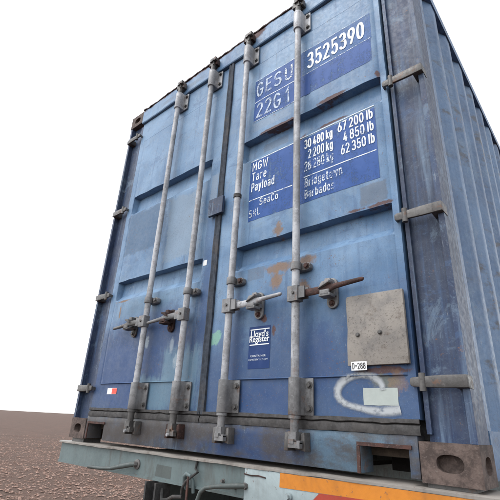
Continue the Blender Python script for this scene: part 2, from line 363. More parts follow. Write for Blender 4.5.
# corner posts and castings
for x0, x1, y0, y1 in ((.004, .152, .030, .15), (W-.152, W-.004, .030, .15), (.004, .15, LEN-.15, LEN-.006), (W-.15, W-.004, LEN-.15, LEN-.006)):
    bm = bmesh.new(); box(bm, x0, x1, y0, y1, .118, H-.118); mesh_obj('corner_post', bm, 'post', CT, bevel=.012)
    if y0 < 1:                                                # hinge-side lip of the rear posts
        bm = bmesh.new(); xa, xb = (.140, .176) if x0 < 1 else (2.284, 2.300)
        box(bm, xa, xb, .012, .10, .14, 2.44); mesh_obj('post_lip', bm, 'post', CT, bevel=.004)
        bm = bmesh.new(); xa, xb = (.0, .022) if x0 < 1 else (W-.022, W)
        box(bm, xa, xb, -.006, .10, .119, H-.119); mesh_obj('post_flange', bm, 'post', CT, bevel=.004)
def casting_bm():
    """0.178 x 0.162 x 0.118 block, oval apertures sunk into its outer end (-Y) and outer side (-X)"""
    bm = bmesh.new(); w, d, h = .178, .162, .118
    def face(org, u, v, nrm, uw, vh, ru, rv):
        n = 24; ou = []; inn = []; dp = []
        ca = math.atan2(vh, uw); key = [0, ca, math.pi/2, math.pi-ca, math.pi, math.pi+ca, 1.5*math.pi, 2*math.pi-ca, 2*math.pi]
        angs = [key[i]+(key[i+1]-key[i])*j/3 for i in range(8) for j in range(3)]
        for a in angs:
            c, s = math.cos(a), math.sin(a)
            m = 1/max(abs(c)/(uw/2), abs(s)/(vh/2)); ou.append(bm.verts.new(org+u*c*m+v*s*m))
            sq = (abs(c)**2.6+abs(s)**2.6)**(-1/2.6); inn.append(bm.verts.new(org+u*c*ru*sq+v*s*rv*sq)); dp.append(bm.verts.new(org+u*c*ru*sq+v*s*rv*sq-nrm*.035))
        for k in range(n):
            q = (k+1) % n; bm.faces.new((ou[k], ou[q], inn[q], inn[k])); bm.faces.new((inn[k], inn[q], dp[q], dp[k]))
        bm.faces.new(dp)
    X, Y, Z = Vector((1, 0, 0)), Vector((0, 1, 0)), Vector((0, 0, 1))
    face(Vector((w/2, 0, h/2)), X, Z, -Y, w, h, .040, .026); face(Vector((0, d/2, h/2)), -Y, Z, -X, d, h, .036, .026)
    c = [bm.verts.new(p) for p in ((0, 0, 0), (w, 0, 0), (w, d, 0), (0, d, 0), (0, 0, h), (w, 0, h), (w, d, h), (0, d, h))]
    for f in ((0, 3, 2, 1), (4, 5, 6, 7), (1, 2, 6, 5), (2, 3, 7, 6)): bm.faces.new([c[i] for i in f])
    bmesh.ops.remove_doubles(bm, verts=bm.verts[:], dist=.0005)
    return bm
c0 = mesh_obj('corner_casting', casting_bm(), 'casting', CT, (0, -.008, H-.118))
c0.location = (-.002, -.010, H-.117)
for sx, sy, z in ((1, 1, 0), (-1, 1, H-.117), (-1, 1, 0), (1, -1, H-.117), (1, -1, 0), (-1, -1, H-.117), (-1, -1, 0)):
    o = c0.copy(); COL.objects.link(o); o.parent = CT; o.scale = (sx, sy, 1)
    o.location = (-.002 if sx > 0 else W+.002, -.010 if sy > 0 else LEN, z)

# header and sill
bm = bmesh.new(); xs = axis(.182, W-.182, .03, []); xs_h = axis(.182, W-.182, .015, []); prof = [(.06, 2.445), (-.016, 2.445), (-.020, 2.452), (-.020, 2.574), (-.012, 2.584), (.10, 2.586)]
cols = []
for x in xs:
    dn = .011*noise.noise((x*4.3, 1, 0))+.006*noise.noise((x*17, 4, 0))
    cols.append([bm.verts.new((x, y+((.007*noise.noise((x*5, z*8, 2))+.003*noise.noise((x*17, z*9, 6))) if y < 0 else 0), z+(dn if z > 2.55 else .25*dn))) for y, z in prof])
for a, b in zip(cols, cols[1:]):
    for k in range(len(prof)-1): bm.faces.new((a[k], a[k+1], b[k+1], b[k]))
bmesh.ops.recalc_face_normals(bm, faces=bm.faces[:]); HD = mesh_obj('header', bm, 'header', CT, ang=22)
bm = bmesh.new(); cols = []
for x in xs_h:
    dn = .011*noise.noise((x*4.3, 1, 0))+.006*noise.noise((x*17, 4, 0)); f = -.024+.006*noise.noise((x*23, 8, 1))
    cols.append([bm.verts.new(p) for p in ((x, .02, 2.580+dn), (x, f, 2.578+dn+.003*noise.noise((x*40, 2, 2))), (x, f, 2.588+dn), (x, .02, 2.590+dn))])
for a, b in zip(cols, cols[1:]):
    for k in range(3): bm.faces.new((a[k], a[k+1], b[k+1], b[k]))
bmesh.ops.recalc_face_normals(bm, faces=bm.faces[:]); mesh_obj('roof_flange', bm, 'rustd', HD)
bm = bmesh.new(); x0, x1 = .180, W-.180; nx0, nx1 = 2.055, 2.225; mx0, mx1 = W-nx1, W-nx0; nz = .093
prism(bm, [(x0, .006), (mx0, .006), (mx0, nz), (mx1, nz), (mx1, .004), (nx0, .004), (nx0, nz), (nx1, nz), (nx1, .006), (x1, .006), (x1, .134), (x0, .134)], -.006, .09)
SI = mesh_obj('sill', bm, 'sill', CT, bevel=.003)
for a, b in ((nx0, nx1), (mx0, mx1)):                               # lock tunnels cut in the sill, their rusty lips
    bm = bmesh.new(); box(bm, a-.012, b+.012, -.013, -.0065, nz-.002, nz+.010); box(bm, a-.013, a-.001, -.0125, -.0065, .004, nz-.003); mesh_obj('tunnel_lip', bm, 'rust', SI, bevel=.002)
    bm = bmesh.new(); box(bm, a-.02, b+.02, .30, .31, .0, .12); mesh_obj('tunnel_back', bm, 'hole', SI)
# bottom gasket: torn rubber strip between doors and sill
def gasket(name, x0, x1, z0, z1, mat, yf=-.010):
    bm = bmesh.new(); xs = axis(x0, x1, .018, []); cols = []
    for x in xs:
        a = .004*noise.noise((x*9, 7, 0))+.003*noise.noise((x*31, 2, 0)); b = .0035*noise.noise((x*12, 5, 1))
        y = yf+.006*noise.noise((x*14, 9, 3)); zm = z0+(z1-z0)*.62+.004*noise.noise((x*17, 1, 8))
        cols.append([bm.verts.new(p) for p in ((x, .03, z0+b), (x, y, z0+b), (x, y-.004, z0+.014+b), (x, y, zm-.003), (x, y+.009, zm), (x, y-.003, zm+.004), (x, y-.002, z1+a-.003), (x, .03, z1+a))])
    for p, q in zip(cols, cols[1:]):
        for k in range(7): bm.faces.new((p[k], p[k+1], q[k+1], q[k]))
    bmesh.ops.recalc_face_normals(bm, faces=bm.faces[:]); return mesh_obj(name, bm, mat, CT, ang=50)
gasket('bottom_gasket', .19, 1.216, .134, .186, 'gasket'); gasket('bottom_gasket', 1.222, 2.272, .134, .186, 'gasket')
bm = bmesh.new(); zs = axis(.17, 2.444, .03, []); cols = []
for z in zs:
    a = .002*noise.noise((z*7, 0, 5)); b = .003*noise.noise((z*9, 3, 1))
    cols.append([bm.verts.new(p) for p in ((1.196+a, .02, z), (1.198+a, -.010+b, z), (1.208+a, -.015+b, z), (1.216+a, -.008+b, z), (1.222+a, -.008+b, z), (1.230+a, -.016+b, z), (1.243+a, -.011+b, z), (1.245+a, .02, z))])
for p, q in zip(cols, cols[1:]):
    for k in range(7): bm.faces.new((p[k], p[k+1], q[k+1], q[k]))
bmesh.ops.recalc_face_normals(bm, faces=bm.faces[:]); mesh_obj('center_gasket', bm, 'gasketc', CT, ang=50)
bm = bmesh.new(); box(bm, 1.155, 1.272, -.034, -.0165, 1.255, 1.365); mesh_obj('lock_plate', bm, 'post', CT, bevel=.005)

# hinges
def hinge_bm():
    bm = bmesh.new()
    prism(bm, [(.018, -.020), (.10, -.020), (.190, -.016), (.199, -.010), (.199, .010), (.19, .015), (.10, .020), (.018, .020)], -.030, -.018)
    box(bm, .018, .060, -.019, .034, -.020, .020); box(bm, .190, .199, -.019, .004, -.010, .006)
    tube(bm, [(.158, -.026, -.030), (.158, -.026, .028)], .011, 12)
    return bm
h0 = mesh_obj('hinge', hinge_bm(), 'grime', CT, (0, 0, 2.315), bevel=.003)
for z in (1.615, .925, .30):
    o = h0.copy(); COL.objects.link(o); o.parent = CT; o.location = (0, 0, z)
for z in (2.315, 1.615, .925, .30):
    o = h0.copy(); COL.objects.link(o); o.parent = CT; o.location = (W+.02, 0, z); o.scale = (-1, 1, 1)

# ---------------------------------------------------------------- locking bars
BY = -.052                                    # axis of the bars in front of the door face
def hexbolt(bm, x, y, z, r=.009, h=.010):
    tube(bm, [(x, y, z), (x, y-.003, z)], r*1.5, 14); tube(bm, [(x, y-.003, z), (x, y-.003-h, z)], r, 6)
def end_bracket(h):
    bm = bmesh.new(); n = 16
    out = [(.026*math.cos(math.pi*k/10+math.pi)-.0, BY+.026*math.sin(math.pi*k/10+math.pi)) for k in range(11)]
    pts = [(-.046, -.006), (-.046, -.014), (-.026, -.014)]+out+[(.026, -.014), (.062, -.014), (.062, -.006)]
    a = [bm.verts.new((x, y, -h/2)) for x, y in pts]; b = [bm.verts.new((x, y, h/2)) for x, y in pts]; m = len(pts)
    for k in range(m): bm.faces.new((a[k], a[(k+1) % m], b[(k+1) % m], b[k]))
    bm.faces.new(a[::-1]); bm.faces.new(b); bmesh.ops.recalc_face_normals(bm, faces=bm.faces[:])
    return bm
def one_bolt():
    bm = bmesh.new(); hexbolt(bm, 0, 0, 0); return bm
def guide_bm():
    bm = bmesh.new(); tube(bm, [(0, BY, -.019), (0, BY, .019)], .0245, 20)
    prism(bm, [(.0, -.018), (.050, -.018), (.062, -.010), (.062, .010), (.050, .018), (.0, .018)], -.034, -.008)
    box(bm, -.024, 0, BY+.01, -.006, -.016, .016); return bm
def hub_bm(s):
    bm = bmesh.new(); box(bm, -.024, .030, BY-.030, BY+.012, -.036, .032); box(bm, .026, .062, BY-.026, BY-.019, -.026, .024); box(bm, .026, .062, BY+.002, BY+.009, -.026, .024)
    if s < 0:
        for v in bm.verts: v.co.x *= -1
        bmesh.ops.reverse_faces(bm, faces=bm.faces[:])
    return bm
def handle_bm(s, up):
    """flat bar from the hub, twisted, ending in a rounded grip"""
    bm = bmesh.new(); st = [(.030, .016, .007, 0), (.10, .017, .007, 0), (.135, .016, .008, .002), (.175, .018, .006, .003), (.195, .012, .009, .006), (.235, .0105, .010, .010), (.318, .0085, .009, .016), (.325, .005, .006, .017)]
    rings = []
    for x, hz, hy, dz in st:
        n = 12; rings.append([bm.verts.new((s*x, BY-.009+hy*math.sin(2*math.pi*k/n)*1.0, dz*up+hz*math.cos(2*math.pi*k/n))) for k in range(n)])
    for a, b in zip(rings, rings[1:]):
        for k in range(12): bm.faces.new((a[k], a[(k+1) % 12], b[(k+1) % 12], b[k]))
    bm.faces.new(rings[0]); bm.faces.new(rings[-1]); bmesh.ops.recalc_face_normals(bm, faces=bm.faces[:])
    return bm
def catch_bm(s):
    bm = bmesh.new(); cx = s*.160
    prism(bm, [(cx+.026*math.cos(a), (.040 if math.sin(a) > 0 else -.040)+.026*math.sin(a)-.005) for a in [2*math.pi*(k+.5)/18 for k in range(18)]], -.018, -.005)
    box(bm, cx-.024, cx+.024, BY+.012, -.014, -.024, -.004)                       # cradle under the handle
    box(bm, cx-.026, cx+.026, BY-.030, BY+.016, -.034, -.021); box(bm, cx-.022, cx+.022, BY-.030, BY-.022, -.030, -.006)
    prism(bm, [(cx-.020, .022), (cx+.020, .022), (cx+.012, .050), (cx-.012, .050)], BY-.004, -.015)
    prism(bm, [(cx-s*.032, .002), (cx+s*.020, .024), (cx+s*.022, .034), (cx-s*.014, .030)], BY-.028, BY+.010)   # swinging lock tongue
    return bm
def cam_bm(flip):
    """rounded neck, cam block with a hooked lip"""
    bm = bmesh.new(); tube(bm, [(0, BY, .105*flip), (0, BY, .028*flip)], [.0185, .0165], 16); tube(bm, [(0, BY, .088*flip), (0, BY, .076*flip)], .024, 16)
    z = sorted
    def zb(a, b): return tuple(sorted((a*flip, b*flip)))
    box(bm, -.017, .017, BY-.016, BY+.030, *zb(.030, -.004)); box(bm, -.014, .040, BY-.024, BY-.004, *zb(-.006, -.026)); box(bm, -.012, .012, BY-.026, BY-.008, *zb(.004, -.012)); box(bm, .026, .040, BY-.023, BY-.003, *zb(-.0, -.010))
    return bm
def keeper_bm(flip):
    bm = bmesh.new()
    zz = sorted((.034*flip, -.034*flip))
    prism(bm, [(-.044, zz[0]), (-.024, zz[0]), (-.022, zz[1]), (-.040, zz[1]-.004)], BY-.006, -.005); prism(bm, [(.024, zz[0]+.006), (.046, zz[0]), (.042, zz[1]), (.026, zz[1]-.006)], BY+.006, -.005)
    box(bm, -.036, .036, -.012, -.0055, zz[0]+.004, zz[1]-.004); return bm
SHAPES = {}
def shared(key, name, fn, mat, parent, loc, bevel=.0025):
    if key not in SHAPES: o = mesh_obj(name, fn(), mat, parent, loc, bevel=bevel); SHAPES[key] = o.data; return o
    o = D.objects.new(name, SHAPES[key]); COL.objects.link(o); o.parent = parent; o.location = loc
    if o.data.materials[0] != M[mat]: o.material_slots[0].link = 'OBJECT'; o.material_slots[0].material = M[mat]
    return o
BARS = [(.715, -1, 'grime', 'grime'), (1.075, -1, 'galvd', 'rustd'), (1.408, 1, 'galv', 'galvd'), (1.804, 1, 'rust', 'galvd')]
LB = ['grey locking bar nearest the left hinges', 'grey locking bar left of the center gasket with rust dark handle catch', 'grey locking bar right of the center gasket with a black ring', 'grey locking bar on the right door with rusty brown handle']
for i, (bx, s, hm, cm) in enumerate(BARS):
    bm = bmesh.new(); zs = [.17+.08*k for k in range(29)]
    tube(bm, [(.0018*noise.noise((z*1.3, i*5, 0)), BY+.0015*noise.noise((z*1.1, i*7, 4)), z) for z in zs], .0178, 20)
    b = mesh_obj('locking_bar', bm, 'galv', CT, (bx, 0, 0)); b['label'] = LB[i]
    e = shared('eb', 'end_bracket', lambda: end_bracket(.142), 'galvd', b, (0, 0, .252)); shared('eb', 'end_bracket', None, 'galv', b, (0, 0, 2.365))
    for zz in (.252-.045, .252+.045, 2.365-.045, 2.365+.045): shared('bb', 'bolt', one_bolt, 'grime', b, (.046, -.0145, zz), 0)
    shared('gd', 'guide_bracket', guide_bm, 'galvd', b, (0, 0, .803)); 
    def gb():
        bm = bmesh.new(); hexbolt(bm, .046, -.0345, 0, .010, .009); return bm
    shared('gb', 'guide_bolt', gb, 'rust' if i in (2, 3) else 'grime', b, (0, 0, .803), 0)
    shared('hub%d' % s, 'handle_hub', lambda: hub_bm(s), 'galvd', b, (0, 0, .672))
    def pin():
        bm = bmesh.new(); tube(bm, [(s*.006, BY-.0295, 0), (s*.006, BY-.036, 0)], .007, 12); return bm
    shared('pin%d' % s, 'hub_pin', pin, 'grime', b, (0, 0, .672), 0)
    shared('hd%d' % s, 'handle', lambda: handle_bm(s, 1 if s > 0 else -1), hm, b, (0, 0, .668 if s > 0 else .674), 0)
    shared('ct%d' % s, 'handle_catch', lambda: catch_bm(s), cm, b, (0, 0, .668)); [shared('bb', 'bolt', None, 'rust' if i else 'grime', b, (s*.160, yy, zz), 0) for yy, zz in ((-.016, .706), (-.0185, .618))]
    shared('cm-', 'cam', lambda: cam_bm(1), 'galvd' if i > 1 else 'grime', b, (0, 0, .092)); shared('kp-', 'cam_keeper', lambda: keeper_bm(1), 'grime' if i != 1 else 'rustd', b, (0, -.002, .088))
    shared('cm+', 'cam', lambda: cam_bm(-1), 'grime', b, (0, 0, 2.512)); shared('kp+', 'cam_keeper', lambda: keeper_bm(-1), 'rustd' if i in (1, 2) else 'grime', b, (0, -.018, 2.514)).scale = (.8, .8, .8)
    if i < 2:
        bm = bmesh.new(); tube(bm, [(.004, BY-.024, -.004), (.004, BY-.034, -.004)], .0075, 12); mesh_obj('pin_end', bm, 'galv', b, (0, 0, .075))
    if i == 2:
        bm = bmesh.new(); tube(bm, [(0, BY, -.010), (0, BY, .010)], .0225, 20); mesh_obj('bar_ring', bm, 'gasket', b, (0, 0, 1.300), bevel=.004)

# ---------------------------------------------------------------- print and plates on the doors
def on_door(parent, x, z, lift):
    return SURF[0 if parent is DL else 1](x, z)-lift
def sheet(name, x0, x1, z0, z1, mat, parent, lift=.0012, jag=.0, label=None, flat=None):
    xs = axis(x0, x1, .018, []); zs = axis(z0, z1, .018, []); bm = bmesh.new()
    def P(x, z):
        e = jag if min(abs(x-x0), abs(x-x1)) < 1e-6 or min(abs(z-z0), abs(z-z1)) < 1e-6 else 0
        return (x+e*noise.noise((x*35, z*35, 1)), flat if flat is not None else on_door(parent, x, z, lift), z+e*noise.noise((x*35, z*35, 6)))
    g = [[bm.verts.new(P(x, z)) for z in zs] for x in xs]
    for i in range(len(xs)-1):
        for j in range(len(zs)-1): bm.faces.new((g[i][j], g[i+1][j], g[i+1][j+1], g[i][j+1]))
    o = mesh_obj(name, bm, mat, parent)
    if label: o['label'] = label
    return o
# monoline engineering lettering: strokes in a unit of cap height
def arc(cx, cy, rx, ry, a0, a1, n=14, p=2.35):
    out = []
    for k in range(n+1):
        a = math.radians(a0+(a1-a0)*k/n); c, q = math.cos(a), math.sin(a); m = (abs(c)**p+abs(q)**p)**(-1/p); out.append((cx+rx*c*m, cy+ry*q*m))
    return out
O_ = arc(.26, .5, .25, .5, 90, 450, 24)
GL = {'0': [O_], '1': [[(.06, .76), (.27, 1), (.27, 0)]], '2': [arc(.26, .73, .24, .27, 165, -25)+[(.03, 0), (.52, 0)]],
 '3': [arc(.25, .76, .22, .24, 155, -90)+arc(.25, .26, .26, .26, 90, -155)], '4': [[(.32, 1), (.02, .24), (.54, .24)], [(.38, .52), (.38, 0)]],
 '5': [[(.47, 1), (.09, 1), (.06, .50)]+arc(.26, .31, .25, .31, 125, -155)], '6': [arc(.26, .30, .25, .30, 90, 450, 20), [(.045, .40), (.32, 1)]],
 '7': [[(.02, 1), (.5, 1), (.17, 0)]], '8': [arc(.26, .76, .21, .24, 90, 450, 18), arc(.26, .26, .25, .26, 90, 450, 18)], '9': [arc(.26, .70, .25, .30, 90, 450, 20), [(.475, .60), (.20, 0)]],
 'G': [arc(.27, .5, .26, .5, 38, 360, 22)[:-1]+[(.53, .46), (.30, .46)]], 'E': [[(.48, 1), (.04, 1), (.04, 0), (.48, 0)], [(.04, .52), (.42, .52)]],
 'S': [arc(.26, .75, .23, .25, 25, 270)+arc(.26, .25, .25, .25, 90, -155)], 'U': [[(.03, 1)]+arc(.27, .27, .24, .27, 180, 360)+[(.51, 1)]],
 'M': [[(.03, 0), (.03, 1), (.31, .42), (.59, 1), (.59, 0)]], 'W': [[(0, 1), (.17, 0), (.35, .8), (.53, 0), (.70, 1)]], 'T': [[(0, 1), (.52, 1)], [(.26, 1), (.26, 0)]],
 'P': [[(.04, 0), (.04, 1), (.26, 1)]+arc(.26, .73, .23, .27, 90, -90)+[(.04, .46)]], 'R': [[(.04, 0), (.04, 1), (.26, 1)]+arc(.26, .74, .22, .26, 90, -90)+[(.04, .48)], [(.28, .48), (.5, 0)]],
 'L': [[(.04, 1), (.04, 0), (.46, 0)]], 'B': [[(.04, 0), (.04, 1), (.26, 1)]+arc(.26, .77, .20, .23, 90, -90)+[(.04, .54)], [(.26, .54)]+arc(.26, .27, .23, .27, 90, -90)+[(.04, 0)]],
 'C': [arc(.27, .5, .26, .5, 42, 318, 20)], 'D': [[(.04, 0), (.04, 1), (.24, 1)]+arc(.24, .5, .27, .5, 90, -90)+[(.04, 0)]], '=': [[(.05, .62), (.4, .62)], [(.05, .36), (.4, .36)]],
 'a': [arc(.23, .50, .19, .20, 150, 0, 10)+[(.42, 0)], arc(.22, .19, .20, .19, 90, 450, 16)], 'r': [[(.04, 0), (.04, .70)], [(.04, .44)]+arc(.22, .46, .18, .24, 170, 60)], 'e': [[(.03, .37), (.42, .37)]+arc(.23, .35, .20, .35, 5, 318, 18)[1:]],
 'y': [[(.02, .70), (.22, .02)], [(.42, .70), (.18, -.22), (.06, -.24)]], 'l': [[(.06, 1.0), (.06, 0)]], 'o': [arc(.23, .35, .21, .35, 90, 450, 18)], 'd': [arc(.22, .35, .20, .35, 90, 450, 18), [(.43, 1), (.43, 0)]],
 'k': [[(.05, 1), (.05, 0)], [(.42, .70), (.06, .32)], [(.19, .44), (.44, 0)]], 'g': [arc(.22, .35, .20, .35, 90, 450, 18), [(.43, .70), (.43, -.04)]+arc(.23, -.04, .20, .2, 0, -150, 8)],
 'b': [arc(.25, .35, .20, .35, 90, 450, 18), [(.04, 1), (.04, 0)]], 'i': [[(.06, .70), (.06, 0)], [(.06, .98), (.06, .88)]], 't': [[(.12, .95), (.12, .14), (.18, 0), (.30, 0)], [(0, .70), (.28, .70)]],
 'w': [[(0, .70), (.14, 0), (.28, .6), (.42, 0), (.56, .70)]], 'n': [[(.04, 0), (.04, .70)], [(.04, .42)]+arc(.23, .46, .19, .24, 175, 0, 10)+[(.42, 0)]], 's': [arc(.21, .52, .18, .18, 30, 270)+arc(.21, .17, .19, .17, 90, -155)]}
def text(body, x, z, cap, mat, parent, width, align='LEFT', weight=.118, lift=.0030, name='lettering', label=None, flat=None):
    pos = []; cx = 0.0
    for ch in body:
        if ch == ' ': cx += .26; continue
        wd = max(p[0] for st in GL[ch] for p in st); pos.append((cx, GL[ch])); cx += wd+.33
    cx -= .33; hw = cap*weight/2; sx = (width-2*hw)/cx; ox = (x if align == 'LEFT' else x-width)+hw
    bm = bmesh.new(); k = 0
    for gx_, strokes in pos:
        for st in strokes:
            pts = [Vector((ox+(gx_+px)*sx, z+hw+pz*(cap-2*hw))) for px, pz in st]; k += 1
            pts = [p for i, p in enumerate(pts) if i == 0 or (p-pts[i-1]).length > 1e-6]
            closed = (pts[0]-pts[-1]).length < 1e-5; n = len(pts); rows = []
            for i in range(n):
                a = pts[i-1] if i else (pts[-2] if closed else None); b = pts[i+1] if i < n-1 else (pts[1] if closed else None)
                d0 = (pts[i]-a).normalized() if a is not None and (pts[i]-a).length > 1e-7 else None; d1 = (b-pts[i]).normalized() if b is not None and (b-pts[i]).length > 1e-7 else None
                d0 = d0 or d1; d1 = d1 or d0
                m = Vector((-(d0.y+d1.y), d0.x+d1.x)); m = m.normalized() if m.length > 1e-4 else Vector((-d0.y, d0.x))
                c = max(.45, m.dot(Vector((-d0.y, d0.x)))); q = pts[i].copy()
                if not closed and i == 0: q -= d1*hw*.6
                if not closed and i == n-1: q += d0*hw*.6
                rows.append([bm.verts.new((p.x, (flat if flat is not None else on_door(parent, p.x, p.y, lift))-.00004*(k % 9), p.y)) for p in (q-m*hw/c, q+m*hw/c)])
            for a, b in zip(rows, rows[1:]): bm.faces.new((a[0], b[0], b[1], a[1]))
    for f in bm.faces:
        f.normal_update()
        if f.normal.y > 0: f.normal_flip()
    o = mesh_obj(name, bm, mat, parent)
    if label: o['label'] = label
    return o
def serif_text(body, x, z, cap, mat, parent, width, lift=.003, off=.0, name='lettering'):
    cu = D.curves.new('lettering', 'FONT'); cu.body = body; cu.size = 1; cu.offset = off; cu.resolution_u = 4
    to = D.objects.new('lettering_source', cu); COL.objects.link(to)
    me = D.meshes.new_from_object(to.evaluated_get(bpy.context.evaluated_depsgraph_get()))
    D.objects.remove(to); D.curves.remove(cu)
    xs = [v.co.x for v in me.vertices]; a, b = min(xs), max(xs); sz = cap/.70; sx = width/(b-a)
    for v in me.vertices:
        X, Z = x+(v.co.x-a)*sx, z+v.co.y*sz; v.co = (X, on_door(parent, X, Z, lift), Z)
    me.name = name; me.materials.clear(); me.materials.append(M[mat])
    o = D.objects.new(name, me); COL.objects.link(o); o.parent = parent; return o
Y0, Y1, Y2 = .0012, .0022, .0030
sheet('lettering_panel', 1.452, 1.80, 1.822, 2.142, 'vinyl', DR, Y0, .002); sheet('lettering_panel', 1.80, 2.222, 1.972, 2.150, 'vinylp', DR, Y0, .002); sheet('lettering_panel', 1.80, 2.216, 1.822, 1.970, 'vinyl', DR, Y0, .002)
sheet('lettering_panel', 1.822, 1.856, 1.816, 1.968, 'vinyls', DR, Y1, .002)
sheet('rule_line', 1.454, 1.775, 2.142, 2.147, 'inkw', DR, Y1); sheet('rule_line', 1.454, 1.775, 1.967, 1.972, 'ink', DR, Y1); sheet('rule_line', 1.80, 2.216, 1.970, 1.974, 'inkw', DR, Y1); sheet('rule_line', 1.80, 2.2, 2.148, 2.151, 'inkw', DR, Y1)
sheet('rule_line', 1.454, 1.775, 1.820, 1.824, 'inkw', DR, Y1)
text('GES', 1.464, 2.004, .110, 'inkm', DR, .195); text('U', 1.680, 2.004, .110, 'inkw', DR, .058)
text('3525390', 1.838, 2.000, .118, 'inks', DR, .350); text('22G', 1.470, 1.840, .110, 'inkm', DR, .185); text('1', 1.685, 1.840, .110, 'inkm', DR, .03)
sheet('lettering_panel', 1.452, 2.206, 1.146, 1.530, 'vinyl', DR, Y0, .003)
sheet('rule_line', 1.455, 1.77, 1.531, 1.536, 'ink', DR, Y1); sheet('rule_line', 1.77, 2.206, 1.538, 1.543, 'ink', DR, Y1); sheet('rule_line', 1.455, 1.745, 1.271, 1.276, 'ink', DR, Y1); sheet('rule_line', 1.815, 2.2, 1.290, 1.295, 'ink', DR, Y1)
for k, (a, b, c) in enumerate((('MGW', '30 480 kg', '67 200 lb'), ('Tare', '2 200 kg', '4 850 lb'), ('Payload', '28 280 kg', '62 350 lb'))):
    z = 1.462-.0685*k; m = ('inks', 'ink', 'ink')[k]
    text(a, 1.466, z, .058, m, DR, (.112, .105, .162)[k]); text(b, 1.986, z, .057, m if k < 2 else 'inkw', DR, (.168, .145, .168)[k], 'RIGHT'); text(c, 2.197, z+.010, .057, m, DR, (.182, .155, .170)[k], 'RIGHT')
text('SeaCo', 1.532, 1.224, .044, 'ink', DR, .125); text('SRL', 1.457, 1.168, .046, 'inkw', DR, .085)
text('Bridgetown', 1.820, 1.229, .052, 'inkw', DR, .21); text('Barbados', 1.820, 1.165, .050, 'inkw', DR, .168)
# inspection sticker
sheet('sticker', 1.507, 1.634, .372, .566, 'stick', DR, Y0, .001, 'small dark blue inspection sticker')
sheet('rule_line', 1.515, 1.628, .549, .5535, 'inks', DR, Y1); sheet('rule_line', 1.513, 1.628, .478, .4825, 'inks', DR, Y1)
serif_text("Lloyd's", 1.519, .516, .030, 'inks', DR, .104, off=.012); serif_text('Register', 1.512, .493, .028, 'inks', DR, .117, off=.012)
serif_text('CONTAINER', 1.522, .425, .0085, 'ink', DR, .09); serif_text('CERTIFICATION', 1.512, .408, .0085, 'inkw', DR, .112)
# bolted repair plate with small printed tag
bm = bmesh.new(); pts = [(2.028, .362), (2.262, .362), (2.262, .632), (2.036, .632), (2.030, .622), (2.033, .5), (2.029, .44)]
prism(bm, [(x+.0012*noise.noise((x*60, z*60, 0)), z) for x, z in pts], -.026, -.009); mesh_obj('repair_plate', bm, 'plate', DR, bevel=.002)['label'] = 'weathered beige plate bolted to the right door'
for x, z in ((2.076, .476), (2.165, .478), (2.076, .602), (2.240, .40), (2.240, .602)):
    bm = bmesh.new(); tube(bm, [(x, -.026, z), (x, -.029, z), (x, -.033, z)], [.0085, .0085, .005], 14)
    if (x, z) in ((2.076, .476), (2.165, .478)): mesh_obj('bolt', bm, 'grime', DR)
    else: bm.free()
sheet('tag', 2.043, 2.106, .3445, .3765, 'white', DR, 0, .0, 'small white printed tag', -.0265); text('D=288', 2.047, .349, .023, 'inkd', DR, .054, flat=-.0272)
sheet('card', 2.074, 2.205, .225, .284, 'offw', DR, Y0, .0015, 'off white rectangle under the spray paint')
# sprayed swirl
pts = [(2.152, .276), (2.150, .292), (2.141, .308), (2.125, .319), (2.104, .326), (2.076, .330), (2.047, .328), (2.021, .322), (2.000, .312), (1.980, .297), (1.969, .279), (1.969, .258), (1.979, .243), (1.997, .231), (2.024, .222), (2.057, .215), (2.09, .209), (2.118, .206), (2.15, .206), (2.18, .208), (2.21, .213)]
bm = bmesh.new(); lay = bm.verts.layers.float.new('edge'); cols = []
for i, (x, z) in enumerate(pts):
    a, b = pts[max(0, i-1)], pts[min(len(pts)-1, i+1)]; d = Vector((b[0]-a[0], b[1]-a[1])).normalized(); nx, nz_ = -d.y, d.x; w = .020+.004*math.sin(i*.7+1) if i > 2 else .015+.002*i
    row = []
    for u in (-1, -.66, -.33, 0, .33, .66, 1):
        v = bm.verts.new((x+nx*u*w, on_door(DR, x+nx*u*w, z+nz_*u*w, .0034), z+nz_*u*w)); v[lay] = abs(u); row.append(v)
    cols.append(row)
for a, b in zip(cols, cols[1:]):
    for k in range(6): bm.faces.new((a[k], a[k+1], b[k+1], b[k]))
mesh_obj('spray_swirl', bm, 'spray', DR)['label'] = 'white sprayed hook-shaped mark'
sheet('label_tag', 1.106, 1.152, .962, .994, 'white', DL, Y0, .002, 'tiny white tag by the center gasket')
sheet('sticker', .345, .452, .264, .300, 'white', DL, Y0, .0, 'small red and white sticker'); sheet('sticker_red_area', .40, .452, .266, .298, 'redst', DL, Y1)

# ================================================================== trailer
TR = empty('trailer', (0, 0, 0), 'pale teal trailer chassis carrying the blue container', 'trailer'); TR.rotation_euler.y = -.0042
ZT = ZB-.022; YF = -.034
def tpart(name, fn, mat, bevel=.004, parent=None, label=None):
    bm = bmesh.new(); fn(bm); o = mesh_obj(name, bm, mat, parent or TR, bevel=bevel)
    if label: o['label'] = label
    return o
def lip(bm):
    xs = axis(-.06, W+.06, .03, []); cols = []
    for x in xs:
        a = .003*noise.noise((x*6, 0, 2))+.002*noise.noise((x*21, 3, 2)); b = .004*noise.noise((x*8, 4, 7))
        cols.append([bm.verts.new(p) for p in ((x, .16, ZT), (x, YF+.006+b, ZT+a*.6), (x, YF+b, ZT-.003+a*.6), (x, YF+b*.6, ZT-.011+a), (x, YF+.02, ZT-.012))])
    for p, q in zip(cols, cols[1:]):
        for k in range(4): bm.faces.new((p[k], p[k+1], q[k+1], q[k]))
    bmesh.ops.recalc_face_normals(bm, faces=bm.faces[:])
tpart('beam_top', lip, 'lip', 0)
